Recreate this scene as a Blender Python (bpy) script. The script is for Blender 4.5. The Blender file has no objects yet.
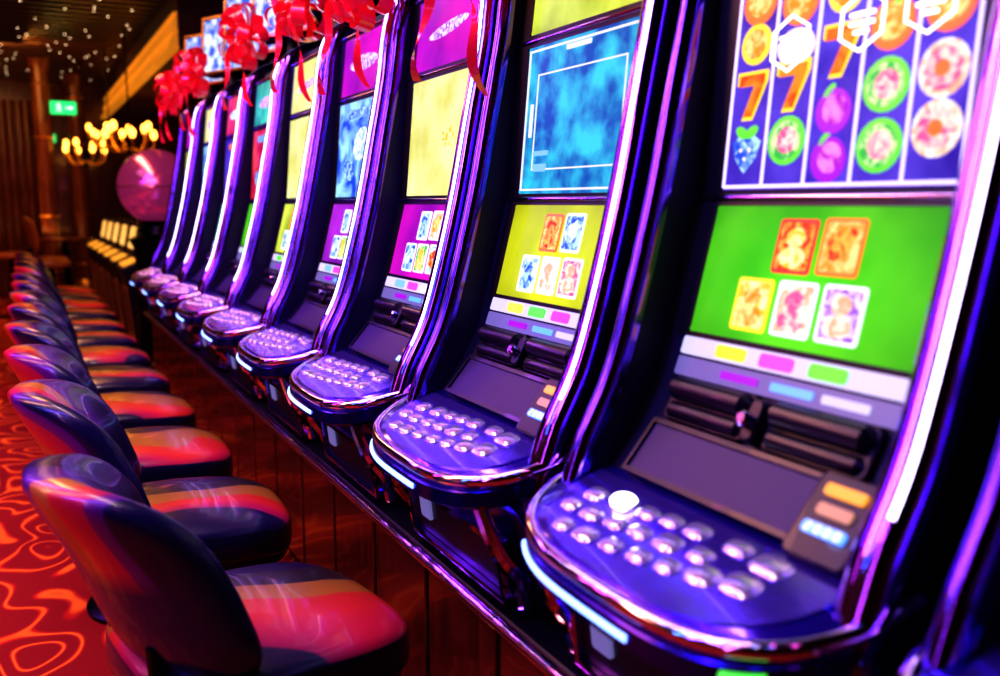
import bpy, bmesh, math, random
from mathutils import Vector, Matrix
random.seed(7)
S = bpy.context.scene
C = S.collection
PI = math.pi
S.view_settings.view_transform = 'Standard'
try: S.view_settings.look = 'High Contrast'
except Exception: pass

# ---------------------------------------------------------------- materials
def nm(name):
    m = bpy.data.materials.new(name); m.use_nodes = True
    return m, m.node_tree.nodes, m.node_tree.links, m.node_tree.nodes['Principled BSDF']
def mat(name, col, rough=.4, metal=0., emit=None, es=0., coat=0., noise=0.06, nscale=40, bump=0., bscale=20):
    m, n, l, b = nm(name)
    b.inputs['Roughness'].default_value = rough; b.inputs['Metallic'].default_value = metal
    b.inputs['Coat Weight'].default_value = coat
    tc = n.new('ShaderNodeTexCoord'); nz = n.new('ShaderNodeTexNoise'); nz.inputs['Scale'].default_value = nscale
    l.new(tc.outputs['Object'], nz.inputs['Vector'])
    mx = n.new('ShaderNodeMix'); mx.data_type = 'RGBA'
    mx.inputs[6].default_value = (*[c*(1-noise*2) for c in col], 1); mx.inputs[7].default_value = (*[min(1, c*(1+noise)) for c in col], 1)
    l.new(nz.outputs['Fac'], mx.inputs[0]); l.new(mx.outputs[2], b.inputs['Base Color'])
    if bump:
        n2 = n.new('ShaderNodeTexNoise'); n2.inputs['Scale'].default_value = bscale; n2.inputs['Detail'].default_value = 1
        bp = n.new('ShaderNodeBump'); bp.inputs['Strength'].default_value = bump; bp.inputs['Distance'].default_value = .02
        l.new(tc.outputs['Object'], n2.inputs[0]); l.new(n2.outputs['Fac'], bp.inputs['Height']); l.new(bp.outputs[0], b.inputs['Normal'])
    if emit:
        b.inputs['Emission Color'].default_value = (*emit, 1); b.inputs['Emission Strength'].default_value = es
    return m
def scr(name, c1, c2, es=1.0, scale=6, detail=3, lo=.35, hi=.65, dist=0., grad=None):
    m, n, l, b = nm(name)
    b.inputs['Base Color'].default_value = (.01, .01, .012, 1); b.inputs['Roughness'].default_value = .3; b.inputs['Specular IOR Level'].default_value = .12
    tc = n.new('ShaderNodeTexCoord'); nz = n.new('ShaderNodeTexNoise'); nz.inputs['Scale'].default_value = scale
    nz.inputs['Detail'].default_value = detail; nz.inputs['Distortion'].default_value = dist
    l.new(tc.outputs['Object'], nz.inputs['Vector'])
    r = n.new('ShaderNodeValToRGB'); r.color_ramp.elements[0].position = lo; r.color_ramp.elements[1].position = hi
    r.color_ramp.elements[0].color = (*c1, 1); r.color_ramp.elements[1].color = (*c2, 1)
    l.new(nz.outputs['Fac'], r.inputs[0]); l.new(r.outputs[0], b.inputs['Emission Color'])
    b.inputs['Emission Strength'].default_value = es
    if grad:   # the picture shown on the screen is bright in the middle and darker towards its edges: (centre z, radius, centre gain, edge gain)
        mp = n.new('ShaderNodeMapping'); mp.inputs['Location'].default_value = (0, 0, -grad[0]); l.new(tc.outputs['Object'], mp.inputs[0])
        m2 = n.new('ShaderNodeVectorMath'); m2.operation = 'MULTIPLY'; m2.inputs[1].default_value = (0, 1, 1.6); l.new(mp.outputs[0], m2.inputs[0])
        ln = n.new('ShaderNodeVectorMath'); ln.operation = 'LENGTH'; l.new(m2.outputs[0], ln.inputs[0])
        mr = n.new('ShaderNodeMapRange'); mr.inputs[1].default_value = 0; mr.inputs[2].default_value = grad[1]
        mr.inputs[3].default_value = es*grad[2]; mr.inputs[4].default_value = es*grad[3]
        l.new(ln.outputs['Value'], mr.inputs[0]); l.new(mr.outputs[0], b.inputs['Emission Strength'])
    return m
def glow(name, c, es): return mat(name, [x*.3 for x in c], .3, 0, c, es)

M = {}
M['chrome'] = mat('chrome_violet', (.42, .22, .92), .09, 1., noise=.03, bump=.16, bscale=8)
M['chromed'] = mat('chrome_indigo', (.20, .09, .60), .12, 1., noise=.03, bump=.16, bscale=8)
M['chrome2'] = mat('chrome_dark', (.5, .38, .85), .12, 1., noise=.03)
M['edge'] = mat('chrome_edge_metal', (.75, .5, .7), .16, 1., noise=.03, bump=.3, bscale=14)
M['cab'] = mat('cabinet_purple', (.008, .003, .028), .5, 0.)
M['side'] = mat('side_purple', (.012, .003, .06), .5, .1)
M['deck'] = mat('deck_purple', (.07, .018, .62), .16, .7, coat=.5, bump=.06, bscale=12)
M['plate'] = mat('button_plate', (.20, .11, .78), .2, .8, coat=.3, bump=.06, bscale=14)
M['panel'] = mat('belly_panel', (.022, .008, .10), .45, 0)
M['pod'] = mat('black_plastic', (.009, .006, .020), .34, 0, coat=.12)
M['bezel'] = mat('bezel_black', (.005, .003, .010), .4, 0)
M['button'] = mat('button_silver', (.80, .70, 1.), .2, .9, (.5, .35, 1.), .12)
M['buttonlit'] = glow('button_lit', (1., .95, 1.), 4.5)
M['led'] = glow('led_lavender', (.70, .54, 1.), 6.)
M['rimrefl'] = glow('reflection_blue', (.25, .42, 1.), 2.4)
M['orange'] = glow('lamp_orange', (1., .38, .03), 1.0)
M['cream'] = glow('lamp_cream', (1., .5, .3), .4)
M['bluel'] = glow('lamp_blue', (.1, .3, 1.), 1.5)
M['greenl'] = glow('lamp_green', (.1, .9, .08), .9)
M['white'] = glow('screen_white', (.85, .85, 1.), 1.0)
M['yellow'] = glow('screen_yellow', (1., .68, .03), 1.0)
M['pink'] = glow('screen_pink', (1., .08, .5), 1.0)
M['green'] = glow('screen_green', (.12, .75, .05), .9)
M['red'] = glow('screen_red', (.85, .02, .02), 1.0)
M['orangeS'] = glow('screen_orange', (1., .16, .01), 1.0)
M['blue'] = glow('screen_blue', (.03, .12, .8), 1.0)
M['lblue'] = glow('screen_lightblue', (.2, .5, 1.), .9)
M['creamS'] = glow('screen_cream', (1., .8, .6), .9)
M['purple'] = glow('screen_purple', (.32, .01, .55), 1.0)
M['grey'] = glow('screen_greyblue', (.26, .24, .58), .48)
M['gold'] = mat('gold_paint', (.9, .5, .10), .3, .9)
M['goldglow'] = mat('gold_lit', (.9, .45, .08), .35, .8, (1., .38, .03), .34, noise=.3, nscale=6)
M['ribbon'] = mat('red_ribbon', (.95, .015, .05), .26, 0, (.9, .01, .05), .12, coat=.6)
M['black'] = mat('black_metal', (.01, .01, .012), .3, .8)
M['bulb'] = glow('warm_bulb', (1., .42, .06), 5.)
M['star'] = glow('ceiling_star', (1., .72, .45), 3.0)
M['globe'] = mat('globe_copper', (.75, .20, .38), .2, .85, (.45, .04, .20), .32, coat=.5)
M['gband'] = mat('globe_band', (.7, .3, .35), .25, .9)
M['exit'] = glow('exit_green', (.01, .6, .15), 1.6)
M['leather'] = mat('dark_leather', (.008, .006, .024), .32, 0, coat=.3)

def wood(name, c1, c2):
    m, n, l, b = nm(name)
    tc = n.new('ShaderNodeTexCoord'); mp = n.new('ShaderNodeMapping'); mp.inputs['Scale'].default_value = (9, 9, .8)
    l.new(tc.outputs['Object'], mp.inputs[0])
    nz = n.new('ShaderNodeTexNoise'); nz.inputs['Scale'].default_value = 4; nz.inputs['Detail'].default_value = 6
    l.new(mp.outputs[0], nz.inputs[0])
    r = n.new('ShaderNodeValToRGB'); r.color_ramp.elements[0].color = (*c1, 1); r.color_ramp.elements[1].color = (*c2, 1)
    r.color_ramp.elements[0].position = .3; r.color_ramp.elements[1].position = .7
    l.new(nz.outputs['Fac'], r.inputs[0]); l.new(r.outputs[0], b.inputs['Base Color'])
    b.inputs['Roughness'].default_value = .2; b.inputs['Coat Weight'].default_value = .4
    return m
M['wood'] = wood('red_wood', (.055, .008, .004), (.15, .022, .008))
M['wall'] = wood('brown_wall', (.05, .014, .004), (.15, .048, .010))
M['curtain'] = wood('brown_curtain', (.07, .018, .007), (.24, .08, .02))
M['ceil'] = mat('ceiling_dark', (.008, .004, .003), .5)
M['slat'] = mat('slat_brown', (.06, .024, .012), .35)

def carpet():
    m, n, l, b = nm('swirl_carpet')
    tc = n.new('ShaderNodeTexCoord')
    v = n.new('ShaderNodeTexVoronoi'); v.inputs['Scale'].default_value = 3.8; v.feature = 'SMOOTH_F1'; v.inputs['Smoothness'].default_value = .6
    nz = n.new('ShaderNodeTexNoise'); nz.inputs['Scale'].default_value = 2.4; nz.inputs['Detail'].default_value = 1
    mx = n.new('ShaderNodeMix'); mx.data_type = 'VECTOR'; mx.inputs[0].default_value = .32
    l.new(tc.outputs['Object'], nz.inputs[0]); l.new(tc.outputs['Object'], mx.inputs[4]); l.new(nz.outputs['Color'], mx.inputs[5])
    l.new(mx.outputs[1], v.inputs['Vector'])
    k = n.new('ShaderNodeMath'); k.operation = 'MULTIPLY'; k.inputs[1].default_value = 44; l.new(v.outputs['Distance'], k.inputs[0])
    s = n.new('ShaderNodeMath'); s.operation = 'SINE'; l.new(k.outputs[0], s.inputs[0])
    r = n.new('ShaderNodeValToRGB'); e = r.color_ramp.elements
    e[0].position = .3; e[0].color = (.30, .003, .001, 1); e[1].position = .98; e[1].color = (.95, .26, .01, 1)
    x = e.new(.78); x.color = (.62, .014, .002, 1)
    l.new(s.outputs[0], r.inputs[0]); l.new(r.outputs[0], b.inputs['Base Color'])
    b.inputs['Roughness'].default_value = .9
    return m
M['carpet'] = carpet()

def stripes(name, seat):
    m, n, l, b = nm(name)
    tc = n.new('ShaderNodeTexCoord'); sp = n.new('ShaderNodeSeparateXYZ'); l.new(tc.outputs['Object'], sp.inputs[0])
    nz = n.new('ShaderNodeTexNoise'); nz.inputs['Scale'].default_value = 3.4; nz.inputs['Detail'].default_value = 0
    oi = n.new('ShaderNodeObjectInfo'); ad = n.new('ShaderNodeVectorMath'); ad.operation = 'ADD'; k3 = n.new('ShaderNodeMath'); k3.operation = 'MULTIPLY'; k3.inputs[1].default_value = 3.
    l.new(oi.outputs['Random'], k3.inputs[0]); l.new(tc.outputs['Object'], ad.inputs[0]); l.new(k3.outputs[0], ad.inputs[1]); l.new(ad.outputs[0], nz.inputs['Vector'])
    w = n.new('ShaderNodeMath'); w.operation = 'MULTIPLY_ADD'; w.inputs[1].default_value = .62; w.inputs[2].default_value = .19
    l.new(nz.outputs['Fac'], w.inputs[0])
    cur = n.new('ShaderNodeMath'); cur.operation = 'SINE'
    cm = n.new('ShaderNodeMath'); cm.operation = 'MULTIPLY_ADD'; cm.inputs[1].default_value = 10. if seat else 11.; cm.inputs[2].default_value = .6
    l.new(sp.outputs['X' if seat else 'Z'], cm.inputs[0]); l.new(cm.outputs[0], cur.inputs[0])
    w2 = n.new('ShaderNodeMath'); w2.operation = 'MULTIPLY_ADD'; w2.inputs[1].default_value = .09; l.new(cur.outputs[0], w2.inputs[0]); l.new(w.outputs[0], w2.inputs[2])
    a = n.new('ShaderNodeMath'); a.operation = 'MULTIPLY_ADD'; a.inputs[1].default_value = 2.0
    l.new(sp.outputs['Y'], a.inputs[0]); l.new(w2.outputs[0], a.inputs[2])
    r = n.new('ShaderNodeValToRGB'); e = r.color_ramp.elements
    nv = (.013, .009, .06)
    if seat:
        cols = [(0, nv), (.19, nv), (.20, (.35, .010, .10)), (.27, (.58, .02, .08)), (.33, (.70, .04, .035)), (.43, (.62, .05, .02)),
                (.44, (.45, .20, .025)), (.64, (.34, .17, .03)), (.65, (.03, .026, .024)), (.88, (.026, .022, .026)), (.89, nv), (1, nv)]
    else:
        cols = [(0, nv), (.20, nv), (.21, (.10, .012, .22)), (.28, (.22, .01, .20)), (.29, (.60, .015, .10)), (.46, (.75, .05, .04)),
                (.47, (.58, .25, .05)), (.60, (.48, .20, .04)), (.61, (.12, .02, .22)), (.74, (.05, .012, .15)), (.76, nv), (1, nv)]
    e[0].position = 0; e[0].color = (*cols[0][1], 1); e[1].position = 1; e[1].color = (*cols[-1][1], 1)
    for p, c in cols[1:-1]:
        x = e.new(p); x.color = (*c, 1)
    l.new(a.outputs[0], r.inputs[0]); out = r.outputs[0]
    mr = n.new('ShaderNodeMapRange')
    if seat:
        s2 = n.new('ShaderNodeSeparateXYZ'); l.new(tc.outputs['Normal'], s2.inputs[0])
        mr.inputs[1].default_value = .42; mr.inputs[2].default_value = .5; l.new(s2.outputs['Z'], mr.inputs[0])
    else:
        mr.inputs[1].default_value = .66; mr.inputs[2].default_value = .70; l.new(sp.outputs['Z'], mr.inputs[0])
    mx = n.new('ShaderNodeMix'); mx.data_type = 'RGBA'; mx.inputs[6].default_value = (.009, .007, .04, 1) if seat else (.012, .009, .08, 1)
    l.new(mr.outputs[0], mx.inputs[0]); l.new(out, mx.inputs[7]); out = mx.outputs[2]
    l.new(out, b.inputs['Base Color'])
    n2 = n.new('ShaderNodeTexNoise'); n2.inputs['Scale'].default_value = 200; bp = n.new('ShaderNodeBump'); bp.inputs['Strength'].default_value = .15
    l.new(tc.outputs['Object'], n2.inputs[0]); l.new(n2.outputs['Fac'], bp.inputs['Height']); l.new(bp.outputs[0], b.inputs['Normal'])
    b.inputs['Roughness'].default_value = .3; b.inputs['Coat Weight'].default_value = .3
    return m
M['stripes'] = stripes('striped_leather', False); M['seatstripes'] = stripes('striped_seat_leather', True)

# ---------------------------------------------------------------- helpers
ORG = Vector((0, 0, 0))
def build(name, bm, mats, parent=None, kind=None, org=None, sharp=.7):
    o_ = ORG if org is None else Vector(org)
    if o_.length: bmesh.ops.translate(bm, verts=bm.verts, vec=-o_)
    bmesh.ops.recalc_face_normals(bm, faces=bm.faces)
    for f in bm.faces: f.smooth = True
    for e in bm.edges:
        if len(e.link_faces) == 2 and e.calc_face_angle(0) > sharp: e.smooth = False
    me = bpy.data.meshes.new(name); bm.to_mesh(me); bm.free()
    for m in (mats if isinstance(mats, (list, tuple)) else [mats]): me.materials.append(m)
    o = bpy.data.objects.new(name, me); C.objects.link(o)
    if parent: o.parent = parent
    if kind: o['kind'] = kind
    return o
def tag(o, label, cat, group=None):
    o['label'] = label; o['category'] = cat
    if group: o['group'] = group
    return o
def thing(name, label, cat, loc=(0, 0, 0), rz=0, group=None):
    o = bpy.data.objects.new(name, None); C.objects.link(o); o.empty_display_size = .1
    o.location = loc; o.rotation_euler = (0, 0, rz)
    return tag(o, label, cat, group)
def copy_tree(o, parent=None):
    c = o.copy(); C.objects.link(c)
    if parent: c.parent = parent
    for ch in list(o.children): copy_tree(ch, c)
    return c
def bev(o, w=.003, s=2):
    m = o.modifiers.new('bevel', 'BEVEL'); m.width = w; m.segments = s; m.limit_method = 'ANGLE'; m.angle_limit = .6
    return o
def prism(bm, pts, vec, mi=0):
    a = [bm.verts.new(p) for p in pts]; b = [bm.verts.new(Vector(p)+Vector(vec)) for p in pts]
    fs = [bm.faces.new(a), bm.faces.new(b[::-1])]
    n = len(a)
    for i in range(n): fs.append(bm.faces.new((a[i], a[(i+1) % n], b[(i+1) % n], b[i])))
    for f in fs: f.material_index = mi
def box(bm, x0, x1, y0, y1, z0, z1, mi=0):
    prism(bm, [(x0, y0, z0), (x1, y0, z0), (x1, y1, z0), (x0, y1, z0)], (0, 0, z1-z0), mi)
def tube(bm, pts, r, seg=10, closed=False):
    pts = [Vector(p) for p in pts]; rings = []; n = len(pts); prev = None
    for i, p in enumerate(pts):
        if closed: t = pts[(i+1) % n]-pts[i-1]
        else: t = pts[min(i+1, n-1)]-pts[max(i-1, 0)]
        t.normalize()
        if prev is None:
            up_ = Vector((0, 0, 1)) if abs(t.z) < .9 else Vector((1, 0, 0))
            a = t.cross(up_).normalized()
        else: a = (prev-t*prev.dot(t)).normalized()
        prev = a; b = t.cross(a)
        rr_ = r[i] if isinstance(r, (list, tuple)) else r
        rings.append([bm.verts.new(p+a*rr_*math.cos(2*PI*k/seg)+b*rr_*math.sin(2*PI*k/seg)) for k in range(seg)])
    for i in range(n if closed else n-1):
        A = rings[i]; B_ = rings[(i+1) % n]
        for k in range(seg): bm.faces.new((A[k], A[(k+1) % seg], B_[(k+1) % seg], B_[k]))
    if not closed: bm.faces.new(rings[0][::-1]); bm.faces.new(rings[-1])
def lathe(bm, prof, c=(0, 0), seg=24):
    rings = [[bm.verts.new((c[0]+r*math.cos(2*PI*k/seg), c[1]+r*math.sin(2*PI*k/seg), z)) for k in range(seg)] for r, z in prof]
    for A, B_ in zip(rings, rings[1:]):
        for k in range(seg): bm.faces.new((A[k], A[(k+1) % seg], B_[(k+1) % seg], B_[k]))
    bm.faces.new(rings[0][::-1]); bm.faces.new(rings[-1])
def superell(bm, ax, ay, az, e1, e2, fn, nu=40, nv=20):
    sp = lambda v, e: math.copysign(abs(v)**e, v)
    rings = []
    for j in range(1, nv):
        ph = -PI/2+PI*j/nv
        rings.append([bm.verts.new(fn(ax*sp(math.cos(ph), e1)*sp(math.cos(2*PI*i/nu), e2), ay*sp(math.cos(ph), e1)*sp(math.sin(2*PI*i/nu), e2), az*sp(math.sin(ph), e1))) for i in range(nu)])
    b = bm.verts.new(fn(0, 0, -az)); t = bm.verts.new(fn(0, 0, az))
    for A, B_ in zip(rings, rings[1:]):
        for k in range(nu): bm.faces.new((A[k], A[(k+1) % nu], B_[(k+1) % nu], B_[k]))
    for k in range(nu):
        bm.faces.new((b, rings[0][(k+1) % nu], rings[0][k])); bm.faces.new((t, rings[-1][k], rings[-1][(k+1) % nu]))
def crom(P, n=8):
    P = [Vector(p) for p in P]; out = []
    for i in range(len(P)-1):
        p0 = P[max(i-1, 0)]; p1 = P[i]; p2 = P[i+1]; p3 = P[min(i+2, len(P)-1)]
        for k in range(n):
            t = k/n
            out.append(.5*((2*p1)+(p2-p0)*t+(2*p0-5*p1+4*p2-p3)*t*t+(3*p1-p0-3*p2+p3)*t**3))
    out.append(P[-1]); return out
def sweep(bm, path, y, prof):
    n = len(path); rings = []
    for i, p in enumerate(path):
        t = path[min(i+1, n-1)]-path[max(i-1, 0)]; t.normalize(); nx, nz = -t.y, t.x
        rings.append([bm.verts.new((p.x+nx*a, y+b, p.y+nz*a)) for a, b in prof])
    m = len(prof)
    for A, B_ in zip(rings, rings[1:]):
        for k in range(m): bm.faces.new((A[k], A[(k+1) % m], B_[(k+1) % m], B_[k]))
    bm.faces.new(rings[0][::-1]); bm.faces.new(rings[-1])
class Fr:   # plane of a slanted panel: u to a player's right, v up, h out of the panel
    def __init__(s, p0, p1, y=0):
        s.O = Vector((p0[0], y, p0[1])); s.V = Vector((p1[0]-p0[0], 0, p1[1]-p0[1])); s.L = s.V.length; s.V.normalize()
        s.U = Vector((0, -1, 0)); s.N = s.U.cross(s.V)
    def P(s, u, v, h=0): return s.O+s.U*u+s.V*v+s.N*h
def up(bm, F, pts, h0, h1, mi=0):
    prism(bm, [F.P(u, v, h0) for u, v in pts], F.N*(h1-h0), mi)
def rr(cu, cv, w, h, r=.006, n=4):
    out = []
    for sx, sy, a0 in ((1, 1, 0), (-1, 1, 90), (-1, -1, 180), (1, -1, 270)):
        for k in range(n+1):
            a = math.radians(a0+90*k/n); out.append((cu+sx*(w/2-r)+r*math.cos(a), cv+sy*(h/2-r)+r*math.sin(a)))
    return out
def el(cu, cv, a, b, n=18, rot=0):
    out = []
    for k in range(n):
        t = 2*PI*k/n; x = a*math.cos(t); y = b*math.sin(t)
        out.append((cu+x*math.cos(rot)-y*math.sin(rot), cv+x*math.sin(rot)+y*math.cos(rot)))
    return out
def frame(bm, F, cu, cv, w, h, t, h0, h1, mi=0, th=None):
    th = th or t
    for q in (rr(cu, cv+h/2-th/2, w, th, th*.2, 1), rr(cu, cv-h/2+th/2, w, th, th*.2, 1), rr(cu-w/2+t/2, cv, t, h-2*th, t*.2, 1), rr(cu+w/2-t/2, cv, t, h-2*th, t*.2, 1)):
        up(bm, F, q, h0, h1, mi)

# ---------------------------------------------------------------- room shell
def shell(name, dims, m):
    bm = bmesh.new(); box(bm, *dims); return build(name, bm, m, kind='structure')
shell('floor', (-3.2, 4.2, -2.5, 14.2, -.1, 0), M['carpet'])
shell('ceiling', (-3.2, 4.2, -2.5, 14.2, 3.0, 3.1), M['ceil'])
shell('wall_left', (-3.2, -3.1, -2.5, 14.2, 0, 3), M['wall'])
shell('wall_far', (-3.2, 4.2, 14.0, 14.2, 0, 3), M['wall'])
shell('wall_near', (-3.2, 4.2, -2.5, -2.4, 0, 3), M['wall'])
shell('wall_right', (4.1, 4.2, -2.4, 14.0, 0, 3), M['wall'])
shell('wall_partition', (1.62, 1.72, -2.4, 7.4, 0, 3.0), M['ceil'])
bm = bmesh.new()
for k in range(44): box(bm, -.3, 4.0, 5.2+k*.20, 5.27+k*.20, 2.88, 2.98)
build('ceiling_slats', bm, M['slat'], kind='structure')
bm = bmesh.new(); box(bm, 1.15, 1.6, 7.4, 13.9, 2.42, 2.87); build('trim_1', bm, M['slat'], kind='structure')
bm = bmesh.new()
for z0, z1, d in ((2.40, 2.43, .08), (2.53, 2.55, .05), (2.66, 2.68, .03)): box(bm, 1.15-d, 1.15, 7.4, 13.9, z0, z1)
for k in range(58):
    y = 7.45+k*.11
    prism(bm, [(1.08, y, 2.43), (1.15, y, 2.43), (1.15, y, 2.53), (1.12, y, 2.53)], (0, .055, 0))
    prism(bm, [(1.12, y, 2.57), (1.15, y, 2.56), (1.15, y, 2.65), (1.13, y, 2.64)], (0, .08, 0))
build('trim_2', bm, M['goldglow'], kind='structure')

# ---------------------------------------------------------------- plinth
PO = (1.1, 3.0, 0)
pl = thing('machine_plinth', 'long dark red-brown wood plinth with chrome edge trim under the slot machines', 'plinth', PO)
YE = 6.5
bm = bmesh.new(); box(bm, .74, 1.5, -.6, YE, .08, .505)
k = -.6
while k < YE-.33:
    box(bm, .722, .74, k+.01, k+.32, .10, .47); k += .33
bev(build('wood_front', bm, M['wood'], pl, org=PO), .004)
bm = bmesh.new(); box(bm, .705, 1.5, -.6, YE, .505, .528); bev(build('top_board', bm, M['bezel'], pl, org=PO), .004)
bm = bmesh.new(); tube(bm, [(.70, -.6, .512), (.70, 3, .512), (.70, YE, .512)], .013, 12); build('chrome_edge', bm, M['edge'], pl, org=PO)
bm = bmesh.new(); box(bm, .78, 1.5, -.6, YE, 0, .08); build('kick_board', bm, M['black'], pl, org=PO)

# ---------------------------------------------------------------- slot machines
MO = (1.08, 0, .53)
def B(name, bm, m, par, **k): return build(name, bm, m, par, org=MO, **k)
DZ, DX0, DS = .780, .595, .29      # deck front height, front x, slope
def dz(x): return DZ+(x-DX0)*DS
F_deck = Fr((DX0, DZ), (.80, dz(.80))); F_pan = Fr((.79, .842), (.855, .918)); F_pod = Fr((.858, .920), (.892, .985))
F_info = Fr((.890, .985), (.912, 1.048)); F_low = Fr((.912, 1.052), (.962, 1.246)); F_main = Fr((.968, 1.268), (.995, 1.578)); F_top = Fr((.998, 1.602), (1.02, 1.79))
arc = crom([(.87, .56), (.81, .60), (.760, .67), (.735, .75), (.762, .86), (.824, .99), (.888, 1.22), (.930, 1.42), (.966, 1.60), (.986, 1.74), (1.02, 1.83), (1.10, 1.885), (1.22, 1.90)], 6)

def plan(a, dx, yh, x0=.80):
    c, s = math.cos(a), math.sin(a)
    return x0-dx*abs(s)**.8, yh*math.copysign(abs(c)**.62, c)
def make_machine():
    t = thing('slot_machine', '', 'slot machine')
    prof = [(.765, .535), (.75, .60), (.74, .72), (.79, .835), (.842, .90), (.88, .97), (.90, 1.04), (.955, 1.25), (.978, 1.262), (1.0, 1.58), (1.008, 1.60), (1.03, 1.80), (1.06, 1.85), (1.12, 1.88), (1.35, 1.88), (1.38, 1.84), (1.38, .535)]
    bm = bmesh.new(); prism(bm, [(x+.008, -.262, z) for x, z in prof], (0, .524, 0)); B('cabinet', bm, M['cab'], t)
    for s in (-1, 1):
        bm = bmesh.new(); pts = [(p.x+.004, s*.258, p.y) for p in arc]+[(1.38, s*.258, 1.86), (1.38, s*.258, .535), (.88, s*.258, .535)]
        prism(bm, pts, (0, s*.026, 0)); B('side_panel', bm, M['side'], t)
        hw = .031 if s < 0 else .020
        bm = bmesh.new(); pf = [(-.008+.030*math.sin(PI*k/12)**.8 if 0 < k < 12 else -.008, -hw*math.cos(PI*k/12)) for k in range(13)]
        sweep(bm, arc, s*.276, pf)
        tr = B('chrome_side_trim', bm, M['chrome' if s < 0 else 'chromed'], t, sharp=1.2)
        if s < 0:
            bm = bmesh.new(); sweep(bm, arc[27:60], s*.276, [(.012, -.015), (.0205, -.015), (.0225, -.009), (.012, -.009)]); B('light_strip', bm, M['led'], tr)
    # console
    N = 40; rings = []
    bm = bmesh.new()
    for dx, yh, mode, z in ((.197, .287, 0, 0), (.205, .297, 0, -.010), (.205, .297, 0, -.030), (.190, .28, 0, -.046), (.11, .25, 1, .70), (.07, .235, 1, .60), (.05, .23, 1, .56)):
        r = []
        for i in range(N+1):
            x, y = plan(PI*i/N, dx, yh); zz = dz(x)+z if mode == 0 else z
            r.append(bm.verts.new((x, y, zz)))
        rings.append(r)
    for a, b in zip(rings, rings[1:]):
        for i in range(N): bm.faces.new((a[i], a[i+1], b[i+1], b[i]))
    bm.faces.new(rings[0]); bm.faces.new(rings[-1][::-1])
    con = B('console', bm, M['deck'], t, sharp=.9)
    bm = bmesh.new(); pts = []
    for i in range(N+1):
        x, y = plan(PI*i/N, .207, .300, .81); pts.append((x, y, dz(x)-.007))
    tube(bm, pts, .0115, 12); B('console_rim', bm, M['chrome3'], t)
    bm = bmesh.new(); lr = []
    for o_, z in ((.0, -.016), (.010, -.022), (.012, -.046), (.0, -.056)):
        lr.append([bm.verts.new((lambda q: (q[0], q[1], dz(q[0])+z))(plan(PI*i/N, .208+o_, .298+o_*.6, .81))) for i in range(N+1)])
    for a, b in zip(lr, lr[1:]+lr[:1]):
        for i in range(N): bm.faces.new((a[i], a[i+1], b[i+1], b[i]))
    bm.faces.new([r[0] for r in lr]); bm.faces.new([r[-1] for r in lr][::-1]); lip = B('console_lip', bm, M['side2'], t, sharp=.5)
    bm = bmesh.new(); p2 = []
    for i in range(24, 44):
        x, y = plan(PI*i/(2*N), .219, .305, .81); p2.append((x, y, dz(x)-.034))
    tube(bm, p2, .005, 8); B('rim_reflection', bm, M['rimrefl'], lip)  # glowing strip stands in for a bluish reflection along the rim
    # button plate
    bm = bmesh.new(); pts = []
    for i in range(N+1):
        x, y = plan(PI*i/N, .165, .250, .78); pts.append((-y, (x-DX0)/math.cos(math.atan(DS))))
    up(bm, F_deck, pts, -.002, .004); pt = B('button_plate', bm, M['plate'], con)
    def button(u, v, w, h, m='button', k_=.42):
        bm = bmesh.new()
        o = rr(u, v, w, h, h*k_, 4); q_ = len(o); prev = None
        for sc, hh in ((1.10, .003), (1.10, .0055), (.98, .0065), (.94, .0085), (.84, .0095)):
            r_ = [bm.verts.new(F_deck.P(u+(a-u)*sc, v+(b-v)*sc, hh)) for a, b in o]
            if prev:
                for k in range(q_): bm.faces.new((prev[k], prev[(k+1) % q_], r_[(k+1) % q_], r_[k]))
            else: bm.faces.new(r_[::-1])
            prev = r_
        bm.faces.new(prev); B('button', bm, M[m], t)
    for u, v, w_, h_ in ((-.183, .138, .038, .030), (-.122, .145, .042, .030), (-.072, .150, .036, .024), (-.028, .156, .036, .024), (.020, .160, .040, .028),
                         (-.190, .098, .034, .026), (-.140, .100, .040, .026), (-.090, .106, .038, .024), (-.042, .112, .038, .024), (.010, .118, .042, .030), (.066, .125, .036, .026),
                         (-.150, .058, .034, .026), (-.100, .062, .040, .028), (-.048, .068, .036, .024), (.004, .075, .036, .024), (.052, .084, .034, .026),
                         (.100, .098, .044, .034), (.150, .112, .048, .036), (.150, .160, .052, .034), (.092, .164, .040, .026)): button(u, v, w_, h_)
    # belly panel
    bm = bmesh.new(); up(bm, F_pan, rr(-.03, F_pan.L/2, .33, F_pan.L*.86, .008), 0, .008); frame(bm, F_pan, -.03, F_pan.L/2, .345, F_pan.L*.96, .008, 0, .012, 1)
    B('belly_panel', bm, [M['panel'], M['pod']], t)
    bm = bmesh.new(); up(bm, F_pan, rr(.185, F_pan.L*.45, .092, F_pan.L*1.15, .01), 0, .020); ba = bev(B('bill_acceptor', bm, M['pod'], t))
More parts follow.
